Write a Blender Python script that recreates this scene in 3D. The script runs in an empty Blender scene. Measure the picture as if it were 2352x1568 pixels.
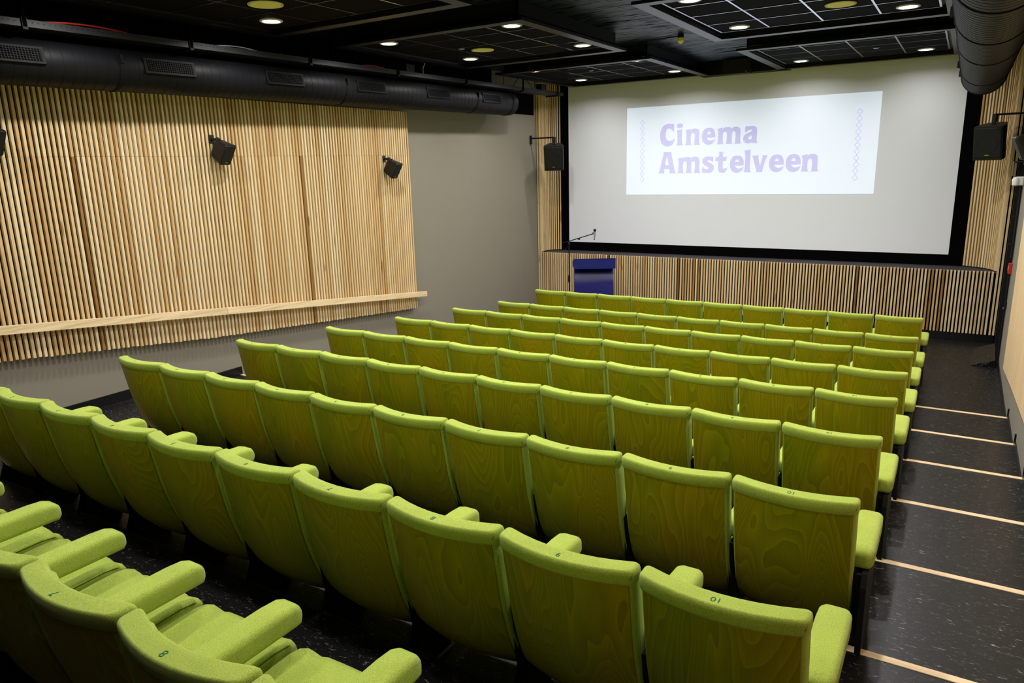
import bpy, bmesh, math, random
from mathutils import Vector, Matrix

random.seed(7)
PI = math.pi
scene = bpy.context.scene
COL = scene.collection

# ------------------------------------------------------------------ camera
cam_data = bpy.data.cameras.new('camera')
cam = bpy.data.objects.new('camera', cam_data)
COL.objects.link(cam)
cam_data.sensor_width = 36.0
cam_data.lens = 1652.93 / 2352 * 36.0
cam_data.clip_start = 0.05
cam_data.clip_end = 60
_yaw, _pitch, _roll = math.radians(31.996), math.radians(-13.675), math.radians(-1.552)
_f = Vector((-math.sin(_yaw) * math.cos(_pitch), math.cos(_yaw) * math.cos(_pitch), math.sin(_pitch)))
_r = Vector((math.cos(_yaw), math.sin(_yaw), 0))
_u = _r.cross(_f)
_r2 = _r * math.cos(_roll) + _u * math.sin(_roll)
_u2 = -_r * math.sin(_roll) + _u * math.cos(_roll)
M = Matrix(((_r2.x, _u2.x, -_f.x, 0), (_r2.y, _u2.y, -_f.y, 0), (_r2.z, _u2.z, -_f.z, 2.777), (0, 0, 0, 1)))
cam.matrix_world = M
scene.camera = cam

# ------------------------------------------------------------------ world and exposure
w = bpy.data.worlds.new('world')
scene.world = w
w.use_nodes = True
w.node_tree.nodes['Background'].inputs[0].default_value = (0.008, 0.008, 0.009, 1)
w.node_tree.nodes['Background'].inputs[1].default_value = 1.0
scene.view_settings.view_transform = 'Standard'
scene.view_settings.look = 'None'
scene.view_settings.exposure = 0.0
scene.view_settings.gamma = 1.0
scene.view_settings.use_curve_mapping = False

LAMP_W = 27.0          # energy of one recessed downlight
LAMP_SPREAD = 156.0    # beam spread of its reflector, degrees

# downlights: four per ceiling island, (x, y) on the tile plane
LAMP_XY = []
for _x in (-6.02, -4.30):
    LAMP_XY += [(_x, 12.19), (_x, 10.50), (_x, 8.75), (_x, 7.05), (_x, 5.30), (_x, 3.62), (_x, 1.80), (_x, 0.10)]
for _x in (-2.36, -0.68):
    LAMP_XY += [(_x, 12.40), (_x, 10.62), (_x, 8.80), (_x, 7.06), (_x, 5.30), (_x, 3.62), (_x, 1.80), (_x, 0.10)]
for (_x, _y) in LAMP_XY:
    ld = bpy.data.lights.new('downlight_beam', 'AREA')
    ld.energy = LAMP_W * (0.36 if _y > 12.3 else 0.58 if _y > 12 else 0.06 if _y < 1 else 0.72 if _y < 2 else 1.0)      # outermost rows dimmed; unseen rear row added to brighten the last seats
    ld.color = (1.0, 0.98, 0.955)
    ld.shape = 'DISK'
    ld.size = 0.15
    ld.spread = math.radians(LAMP_SPREAD)
    lo = bpy.data.objects.new('downlight_beam', ld)
    lo.location = (_x, _y, 4.226)
    COL.objects.link(lo)

# ------------------------------------------------------------------ materials
def new_mat(name):
    m = bpy.data.materials.new(name)
    m.use_nodes = True
    nt = m.node_tree
    for n in list(nt.nodes):
        nt.nodes.remove(n)
    out = nt.nodes.new('ShaderNodeOutputMaterial')
    b = nt.nodes.new('ShaderNodeBsdfPrincipled')
    nt.links.new(b.outputs[0], out.inputs[0])
    return m, nt, b

def N(nt, t, **kw):
    n = nt.nodes.new(t)
    for k, v in kw.items():
        setattr(n, k, v)
    return n

def lin(c):
    return tuple(((v / 255) / 12.92 if v <= 10 else (((v / 255) + 0.055) / 1.055) ** 2.4) for v in c) + (1,)

def ramp(nt, stops, interp='LINEAR'):
    r = nt.nodes.new('ShaderNodeValToRGB')
    r.color_ramp.interpolation = interp
    el = r.color_ramp.elements
    while len(el) < len(stops):
        el.new(0.5)
    for e, (p, c) in zip(el, stops):
        e.position = p
        e.color = c
    return r

def coords(nt, scale, rnd=0.0):
    """object coordinates, scaled, shifted by a per-object random amount"""
    tc = N(nt, 'ShaderNodeTexCoord')
    mp = N(nt, 'ShaderNodeMapping')
    mp.inputs['Scale'].default_value = scale
    nt.links.new(tc.outputs['Object'], mp.inputs['Vector'])
    if rnd:
        oi = N(nt, 'ShaderNodeObjectInfo')
        mu = N(nt, 'ShaderNodeVectorMath', operation='SCALE')
        cb = N(nt, 'ShaderNodeCombineXYZ')
        for i in range(3):
            nt.links.new(oi.outputs['Random'], cb.inputs[i])
        mu.inputs['Scale'].default_value = rnd
        nt.links.new(cb.outputs[0], mu.inputs[0])
        nt.links.new(mu.outputs[0], mp.inputs['Location'])
    return mp.outputs[0]

def noise(nt, vec, scale, detail=2, rough=0.5, dist=0.0):
    n = N(nt, 'ShaderNodeTexNoise')
    n.inputs['Scale'].default_value = scale
    n.inputs['Detail'].default_value = detail
    n.inputs['Roughness'].default_value = rough
    n.inputs['Distortion'].default_value = dist
    nt.links.new(vec, n.inputs['Vector'])
    return n.outputs['Fac']

def mixc(nt, a, b, fac, mode='MIX'):
    m = N(nt, 'ShaderNodeMix', data_type='RGBA', blend_type=mode)
    for sock, v in ((m.inputs[6], a), (m.inputs[7], b), (m.inputs[0], fac)):
        if isinstance(v, (tuple, list, float, int)):
            sock.default_value = v
        else:
            nt.links.new(v, sock)
    return m.outputs[2]

def bump(nt, b, h, strength, dist):
    bp = N(nt, 'ShaderNodeBump')
    bp.inputs['Strength'].default_value = strength
    bp.inputs['Distance'].default_value = dist
    nt.links.new(h, bp.inputs['Height'])
    nt.links.new(bp.outputs[0], b.inputs['Normal'])

def plain(name, rgb, rough=0.5, metal=0.0, spec=0.5, var=0.0, vs=3.0, bmp=0.0, bs=200):
    m, nt, b = new_mat(name)
    b.inputs['Roughness'].default_value = rough
    b.inputs['Metallic'].default_value = metal
    b.inputs['Specular IOR Level'].default_value = spec
    c = lin(rgb)
    v = coords(nt, (1, 1, 1), 7)
    f = noise(nt, v, vs, 3)
    d = tuple(x * (1 - var) for x in c[:3]) + (1,)
    u = tuple(min(1, x * (1 + var)) for x in c[:3]) + (1,)
    nt.links.new(mixc(nt, d, u, f), b.inputs['Base Color'])
    if bmp:
        bump(nt, b, noise(nt, v, bs, 2), bmp, 0.002)
    return m

def slat_wood(name, cols, seed=11):
    m, nt, b = new_mat(name)
    b.inputs['Roughness'].default_value = 0.55
    oi = N(nt, 'ShaderNodeObjectInfo')
    tone = ramp(nt, cols)
    sx = N(nt, 'ShaderNodeSeparateColor')
    nt.links.new(oi.outputs['Color'], sx.inputs[0])
    nt.links.new(sx.outputs[0], tone.inputs[0])
    v = coords(nt, (60, 60, 1.6), 31)
    g = noise(nt, v, 1.0, 3, 0.6, 0.6)
    gr = ramp(nt, [(0.3, (0.72, 0.66, 0.58, 1)), (0.55, (1, 1, 1, 1)), (0.75, (1.0, 0.93, 0.82, 1))])
    nt.links.new(g, gr.inputs[0])
    c1 = mixc(nt, tone.outputs[0], gr.outputs[0], 0.75, 'MULTIPLY')
    v2 = coords(nt, (18, 18, 2.2), 57)
    k = noise(nt, v2, 1.0, 1, 0.4)
    kr = ramp(nt, [(0.22, (0.42, 0.27, 0.14, 1)), (0.27, (1, 1, 1, 1))])
    nt.links.new(k, kr.inputs[0])
    c2 = mixc(nt, c1, kr.outputs[0], 0.8, 'MULTIPLY')
    nt.links.new(c2, b.inputs['Base Color'])
    bump(nt, b, g, 0.15, 0.001)
    return m

def board_wood(name, rgb, axis_scale, low=(0.72, 0.62, 0.5)):
    m, nt, b = new_mat(name)
    b.inputs['Roughness'].default_value = 0.5
    c = lin(rgb)
    v = coords(nt, axis_scale, 13)
    g = noise(nt, v, 1.0, 4, 0.62, 0.8)
    r = ramp(nt, [(0.3, tuple(x * k for x, k in zip(c[:3], low)) + (1,)), (0.5, c), (0.7, tuple(min(1, x * 1.12) for x in c[:3]) + (1,))])
    nt.links.new(g, r.inputs[0])
    nt.links.new(r.outputs[0], b.inputs['Base Color'])
    bump(nt, b, g, 0.1, 0.001)
    return m

def seat_ply(name):
    m, nt, b = new_mat(name)
    b.inputs['Roughness'].default_value = 0.42
    b.inputs['Specular IOR Level'].default_value = 0.28
    v = coords(nt, (4.2, 0.6, 0.95), 43)
    f = noise(nt, v, 1.0, 1.5, 0.35, 0.35)
    mu = N(nt, 'ShaderNodeMath', operation='MULTIPLY'); mu.inputs[1].default_value = 30.0
    nt.links.new(f, mu.inputs[0])
    fr = N(nt, 'ShaderNodeMath', operation='FRACT')
    nt.links.new(mu.outputs[0], fr.inputs[0])
    ring = ramp(nt, [(0.0, (0.60, 0.58, 0.5, 1)), (0.05, (1.22, 1.16, 1, 1)), (0.22, (1.0, 1.0, 1.0, 1)), (1.0, (0.74, 0.76, 0.7, 1))])
    nt.links.new(fr.outputs[0], ring.inputs[0])
    g2 = noise(nt, coords(nt, (3.2, 1, 1.2), 19), 1.0, 3, 0.5)
    tone = ramp(nt, [(0.30, lin((124, 128, 1))), (0.5, lin((140, 133, 1))), (0.70, lin((150, 130, 2)))])
    nt.links.new(g2, tone.inputs[0])
    c1 = mixc(nt, tone.outputs[0], ring.outputs[0], 0.85, 'MULTIPLY')
    fine = noise(nt, coords(nt, (170, 40, 5), 19), 1.0, 2, 0.5)
    fr2 = ramp(nt, [(0.3, (0.86, 0.86, 0.86, 1)), (0.6, (1, 1, 1, 1))])
    nt.links.new(fine, fr2.inputs[0])
    c2 = mixc(nt, c1, fr2.outputs[0], 0.7, 'MULTIPLY')
    nt.links.new(c2, b.inputs['Base Color'])
    return m

def fabric(name, rgb):
    m, nt, b = new_mat(name)
    b.inputs['Roughness'].default_value = 0.9
    b.inputs['Specular IOR Level'].default_value = 0.15
    b.inputs['Sheen Weight'].default_value = 0.25
    b.inputs['Sheen Roughness'].default_value = 0.5
    b.inputs['Sheen Tint'].default_value = (0.9, 1.0, 0.6, 1)
    c = lin(rgb)
    v = coords(nt, (1, 1, 1), 5)
    f = noise(nt, v, 260, 3, 0.7)
    r = ramp(nt, [(0.32, tuple(x * k for x, k in zip(c[:3], (0.66, 0.72, 0.6))) + (1,)), (0.5, c), (0.68, tuple(min(1, x * k) for x, k in zip(c[:3], (1.28, 1.18, 1.5))) + (1,))])
    nt.links.new(f, r.inputs[0])
    big = noise(nt, v, 9, 2)
    br = ramp(nt, [(0.3, (0.92, 0.93, 0.9, 1)), (0.7, (1.04, 1.03, 1.04, 1))])
    nt.links.new(big, br.inputs[0])
    nt.links.new(mixc(nt, r.outputs[0], br.outputs[0], 1.0, 'MULTIPLY'), b.inputs['Base Color'])
    # woven relief: two crossed wave fields
    wv = N(nt, 'ShaderNodeTexWave', wave_type='BANDS', bands_direction='DIAGONAL')
    wv.inputs['Scale'].default_value = 150
    wv.inputs['Distortion'].default_value = 1.0
    wv.inputs['Detail'].default_value = 1
    nt.links.new(v, wv.inputs['Vector'])
    vv = coords(nt, (1, -1, 1), 5)
    wv2 = N(nt, 'ShaderNodeTexWave', wave_type='BANDS', bands_direction='DIAGONAL')
    wv2.inputs['Scale'].default_value = 150
    wv2.inputs['Distortion'].default_value = 1.0
    nt.links.new(vv, wv2.inputs['Vector'])
    ad = N(nt, 'ShaderNodeMath', operation='ADD')
    nt.links.new(wv.outputs['Fac'], ad.inputs[0]); nt.links.new(wv2.outputs['Fac'], ad.inputs[1])
    ad2 = N(nt, 'ShaderNodeMath', operation='ADD')
    nt.links.new(ad.outputs[0], ad2.inputs[0]); nt.links.new(f, ad2.inputs[1])
    bump(nt, b, ad2.outputs[0], 0.35, 0.0012)
    return m

def lino(name):
    m, nt, b = new_mat(name)
    v = coords(nt, (1, 1, 1))
    n1 = noise(nt, coords(nt, (26, 84, 26)), 1.0, 6, 0.66, 1.2)
    r = ramp(nt, [(0.0, lin((8, 8, 10))), (0.54, lin((11, 11, 12))), (0.585, lin((20, 19, 21))), (0.62, lin((58, 57, 58))), (0.69, lin((150, 147, 144)))])
    nt.links.new(n1, r.inputs[0])
    n2 = noise(nt, v, 1.3, 3)
    r2 = ramp(nt, [(0.35, (0.8, 0.78, 0.77, 1)), (0.65, (1.1, 1.08, 1.08, 1))])
    nt.links.new(n2, r2.inputs[0])
    nt.links.new(mixc(nt, r.outputs[0], r2.outputs[0], 1.0, 'MULTIPLY'), b.inputs['Base Color'])
    b.inputs['Roughness'].default_value = 0.38
    b.inputs['Specular IOR Level'].default_value = 0.34
    bump(nt, b, noise(nt, v, 420, 2), 0.12, 0.001)
    return m

def emit(name, rgb, strength, base=None):
    m, nt, b = new_mat(name)
    b.inputs['Base Color'].default_value = base or (0.8, 0.8, 0.8, 1)
    b.inputs['Emission Color'].default_value = rgb + (1,)
    b.inputs['Emission Strength'].default_value = strength
    b.inputs['Roughness'].default_value = 0.9
    b.inputs['Specular IOR Level'].default_value = 0.05
    return m

def concrete(name):
    """black painted ceiling slab with the rough board marks of its formwork, running along X"""
    m, nt, b = new_mat(name)
    v = coords(nt, (3.0, 30, 1))
    n1 = noise(nt, v, 1.0, 8, 0.72, 0.3)
    r = ramp(nt, [(0.44, lin((1, 1, 2))), (0.50, lin((24, 34, 50))), (0.75, lin((36, 52, 74)))])  # blue glow of the screen painted into the black slab
    nt.links.new(n1, r.inputs[0])
    nt.links.new(r.outputs[0], b.inputs['Base Color'])
    b.inputs['Roughness'].default_value = 0.42
    sr = ramp(nt, [(0.44, (0, 0, 0, 1)), (0.50, (0.55, 0.55, 0.55, 1)), (0.62, (0.85, 0.85, 0.85, 1))])
    nt.links.new(n1, sr.inputs[0])
    nt.links.new(sr.outputs[0], b.inputs['Specular IOR Level'])
    b.inputs['Specular Tint'].default_value = (0.7, 0.85, 1.0, 1)  # reflections tinted blue as well, for the same screen glow
    bump(nt, b, n1, 0.6, 0.012)
    return m

MAT = {
    'fabric': fabric('green_wool_fabric', (163, 180, 72)),
    'piping': plain('green_seam', (70, 96, 18), 0.9, spec=0.1),
    'ply': seat_ply('green_stained_plywood'),
    'ply_edge': plain('plywood_edge', (158, 136, 58), 0.6),
    'number': plain('printed_number', (8, 92, 62), 0.7, spec=0.2),
    'slat': slat_wood('pine_slat', [(0.0, lin((100, 70, 32))), (0.12, lin((176, 130, 66))), (0.3, lin((210, 172, 116))), (0.6, lin((226, 197, 146))), (1.0, lin((240, 219, 178)))]),
    'rail': board_wood('pine_rail', (238, 214, 170), (30, 1.4, 30)),
    'nosing': board_wood('wood_nosing', (236, 208, 165), (1.6, 60, 60)),
    'panel': board_wood('pine_board', (238, 208, 162), (60, 70, 0.8), (0.62, 0.48, 0.36)),
    'backing': plain('black_backing', (9, 8, 8), 0.9, spec=0.1),
    'grey': plain('grey_wall_paint', (138, 132, 118), 0.85, spec=0.2, var=0.03, bmp=0.2, bs=160),
    'black': plain('black_paint', (14, 14, 16), 0.6, spec=0.3),
    'duct': plain('black_duct_paint', (15, 15, 18), 0.5, spec=0.16, var=0.08),
    'seam': plain('duct_seam', (5, 5, 6), 0.7, spec=0.2),
    'tray': plain('grey_black_steel', (22, 23, 27), 0.5, spec=0.4, var=0.1),
    'velvet': plain('black_masking_cloth', (4, 4, 5), 0.95, spec=0.05),
    'screen': plain('white_projection_cloth', (234, 237, 245), 0.9, spec=0.1, var=0.01),
    'lino': lino('black_marbled_linoleum'),
    'base': plain('black_baseboard', (10, 10, 12), 0.35, spec=0.5),
    'ledge': plain('dark_grey_ledge', (58, 54, 55), 0.75, spec=0.3),
    'tile': plain('black_acoustic_tile', (6, 6, 7), 0.85, spec=0.06, var=0.15, vs=40, bmp=0.6, bs=300),
    'tbar': plain('grey_metal_grid', (190, 190, 205), 0.16, metal=1.0),
    'trim': plain('dark_soffit_trim', (10, 11, 17), 0.34, spec=0.3),
    'soffit': plain('black_soffit_side', (6, 6, 9), 0.5, spec=0.25),
    'slab': concrete('black_board_marked_concrete'),
    'duct_dark': plain('black_grille_paint', (8, 8, 9), 0.6, spec=0.15),
    'lens': emit('lit_lamp_diffuser', (1.0, 0.98, 0.96), 22.0),
    'ring': plain('white_lamp_ring', (225, 225, 230), 0.3, spec=0.5),
    'cream': plain('cream_speaker_grille', (236, 228, 150), 0.7),
    'speaker': plain('black_speaker_cabinet', (20, 19, 19), 0.5, spec=0.4, bmp=0.3, bs=500),
    'grille': plain('black_speaker_grille', (10, 11, 13), 0.55, spec=0.4, bmp=0.8, bs=700),
    'gold': plain('gold_badge', (176, 140, 40), 0.35, metal=0.5),
    'steel': plain('dull_steel', (150, 152, 156), 0.35, metal=0.9),
    'blue': plain('dark_blue_lacquer', (13, 15, 108), 0.22, spec=0.5),
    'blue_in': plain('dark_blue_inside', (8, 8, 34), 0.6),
    'red': plain('red_plastic', (196, 40, 26), 0.4),
    'redcable': plain('red_cable', (214, 62, 44), 0.5),
    'whitecable': plain('white_cable', (190, 190, 195), 0.5),
    'white': plain('white_plastic', (220, 220, 216), 0.4),
    'yellow': plain('yellow_plastic', (204, 190, 70), 0.4),
    'mic': plain('silver_grey_metal', (170, 178, 205), 0.35, metal=0.7),
    'slide': emit('projected_pale_blue_light', (0.66, 0.82, 1.0), 0.42, lin((234, 237, 245))),
    'letter': emit('projected_lilac_light', (0.13, 0.02, 1.0), 0.30, lin((234, 237, 245))),
}

# ------------------------------------------------------------------ object helpers
def obj(name, me, mat=None, parent=None, loc=None, rotz=0.0, smooth=False):
    if isinstance(me, bmesh.types.BMesh):
        bm = me
        bmesh.ops.recalc_face_normals(bm, faces=bm.faces)
        me = bpy.data.meshes.new(name)
        bm.to_mesh(me)
        bm.free()
    if mat is not None and not me.materials:
        me.materials.append(MAT[mat])
    if smooth:
        me.polygons.foreach_set('use_smooth', [True] * len(me.polygons))
        try:
            me.set_sharp_from_angle(angle=math.radians(40))
        except Exception:
            pass
    o = bpy.data.objects.new(name, me)
    COL.objects.link(o)
    if loc is not None:
        o.location = loc
    if rotz:
        o.rotation_euler = (0, 0, rotz)
    if parent is not None:
        o.parent = parent
    return o

def tag(o, label=None, cat=None, group=None, kind=None):
    if label: o['label'] = label
    if cat: o['category'] = cat
    if group: o['group'] = group
    if kind: o['kind'] = kind
    return o

def thing(name, loc=(0, 0, 0), rotz=0.0, label=None, cat=None, group=None, kind=None):
    o = bpy.data.objects.new(name, None)
    o.empty_display_size = 0.1
    COL.objects.link(o)
    o.location = loc
    o.rotation_euler = (0, 0, rotz)
    return tag(o, label, cat, group, kind)

def bx(bm, x0, x1, y0, y1, z0, z1, mat=None):
    vs = [bm.verts.new((x, y, z)) for z in (z0, z1) for y in (y0, y1) for x in (x0, x1)]
    fs = [(0, 2, 3, 1), (4, 5, 7, 6), (0, 1, 5, 4), (1, 3, 7, 5), (3, 2, 6, 7), (2, 0, 4, 6)]
    out = []
    for f in fs:
        out.append(bm.faces.new([vs[i] for i in f]))
    if mat is not None:
        bmesh.ops.transform(bm, matrix=mat, verts=vs)
    return vs

def box(x0, x1, y0, y1, z0, z1, bev=0.0, seg=2):
    bm = bmesh.new()
    bx(bm, x0, x1, y0, y1, z0, z1)
    if bev:
        bmesh.ops.bevel(bm, geom=list(bm.edges), offset=bev, segments=seg, affect='EDGES', profile=0.5)
    return bm

def prism(pts, z0, z1):
    bm = bmesh.new()
    a = [bm.verts.new((p[0], p[1], z0)) for p in pts]
    b = [bm.verts.new((p[0], p[1], z1)) for p in pts]
    bm.faces.new(a[::-1]); bm.faces.new(b)
    n = len(pts)
    for i in range(n):
        bm.faces.new((a[i], a[(i + 1) % n], b[(i + 1) % n], b[i]))
    return bm

def hull_yz(pts, x0, x1):
    """polygon in the y-z plane, extruded along x"""
    bm = bmesh.new()
    a = [bm.verts.new((x0, p[0], p[1])) for p in pts]
    b = [bm.verts.new((x1, p[0], p[1])) for p in pts]
    bm.faces.new(a[::-1]); bm.faces.new(b)
    n = len(pts)
    for i in range(n):
        bm.faces.new((a[i], a[(i + 1) % n], b[(i + 1) % n], b[i]))
    return bm

def loft(loops, bm=None, caps=True):
    bm = bm or bmesh.new()
    vl = [[bm.verts.new(p) for p in lp] for lp in loops]
    n = len(loops[0])
    for a, b in zip(vl[:-1], vl[1:]):
        for i in range(n):
            bm.faces.new((a[i], a[(i + 1) % n], b[(i + 1) % n], b[i]))
    if caps:
        bm.faces.new(vl[0][::-1]); bm.faces.new(vl[-1])
    return bm

def rrect(w, h, r, n=4):
    """rounded rectangle centred on the origin, list of (u, v)"""
    r = min(r, w / 2 - 1e-4, h / 2 - 1e-4)
    out = []
    for cx, cy, a0 in ((w / 2 - r, h / 2 - r, 0), (-w / 2 + r, h / 2 - r, 90), (-w / 2 + r, -h / 2 + r, 180), (w / 2 - r, -h / 2 + r, 270)):
        for i in range(n + 1):
            a = math.radians(a0 + 90 * i / n)
            out.append((cx + r * math.cos(a), cy + r * math.sin(a)))
    return out

def tube(bm, pts, r, seg=8, caps=True):
    pts = [Vector(p) for p in pts]
    loops = []
    for i, p in enumerate(pts):
        d = (pts[min(i + 1, len(pts) - 1)] - pts[max(i - 1, 0)]).normalized()
        ref = Vector((0, 0, 1)) if abs(d.z) < 0.9 else Vector((1, 0, 0))
        a = d.cross(ref).normalized(); b = d.cross(a)
        rr = r[i] if isinstance(r, (list, tuple)) else r
        loops.append([p + (a * math.cos(t) + b * math.sin(t)) * rr for t in (2 * PI * k / seg for k in range(seg))])
    loft(loops, bm, caps)
    return bm

def cyl(p0, p1, r, seg=16):
    return tube(bmesh.new(), [p0, p1], r, seg)

def interp(x, xs, ys):
    if x <= xs[0]: return ys[0]
    for a, b, c, d in zip(xs[:-1], xs[1:], ys[:-1], ys[1:]):
        if x <= b:
            return c + (d - c) * (x - a) / (b - a)
    return ys[-1]

def smooth_pts(c, closed=True, n=5):
    """outline points -> dense polyline; a point with a third item is a sharp corner"""
    m = len(c)
    out = []
    for i in range(m):
        p1, p2 = c[i], c[(i + 1) % m]
        s1, s2 = len(p1) > 2, len(p2) > 2
        out.append((p1[0], p1[1]))
        if s1 and s2:
            continue
        p0 = p1 if s1 else c[i - 1]
        p3 = p2 if s2 else c[(i + 2) % m]
        for k in range(1, n):
            t = k / n
            out.append(tuple(0.5 * (2 * p1[j] + (p2[j] - p0[j]) * t + (2 * p0[j] - 5 * p1[j] + 4 * p2[j] - p3[j]) * t * t + (3 * p1[j] - p0[j] - 3 * p2[j] + p3[j]) * t ** 3) for j in (0, 1)))
    return out

def flat_shape(name, contours):
    """filled 2-D outline with holes -> mesh in the local x-y plane"""
    cu = bpy.data.curves.new(name, 'CURVE')
    cu.dimensions = '2D'
    cu.fill_mode = 'BOTH'
    for c in contours:
        sp = cu.splines.new('POLY')
        sp.points.add(len(c) - 1)
        for p, (x, y) in zip(sp.points, c):
            p.co = (x, y, 0, 1)
        sp.use_cyclic_u = True
    cu.extrude = 0.0015
    o = bpy.data.objects.new(name, cu)
    COL.objects.link(o)
    bpy.context.view_layer.update()
    dg = bpy.context.evaluated_depsgraph_get()
    me = bpy.data.meshes.new_from_object(o.evaluated_get(dg))
    bpy.data.objects.remove(o)
    bpy.data.curves.remove(cu)
    me.materials.clear()
    return me

def text_mesh(s, size):
    cu = bpy.data.curves.new('digits', 'FONT')
    cu.body = s
    cu.size = size
    cu.align_x = 'CENTER'; cu.align_y = 'CENTER'
    cu.extrude = 0.0004
    cu.resolution_u = 4
    o = bpy.data.objects.new('digits', cu)
    COL.objects.link(o)
    bpy.context.view_layer.update()
    dg = bpy.context.evaluated_depsgraph_get()
    me = bpy.data.meshes.new_from_object(o.evaluated_get(dg))
    bpy.data.objects.remove(o)
    bpy.data.curves.remove(cu)
    me.materials.clear()
    return me

def copy_tree(o, parent=None):
    c = o.copy(); COL.objects.link(c)
    if parent is not None: c.parent = parent
    for ch in list(o.children):
        copy_tree(ch, c)
    return c

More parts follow.
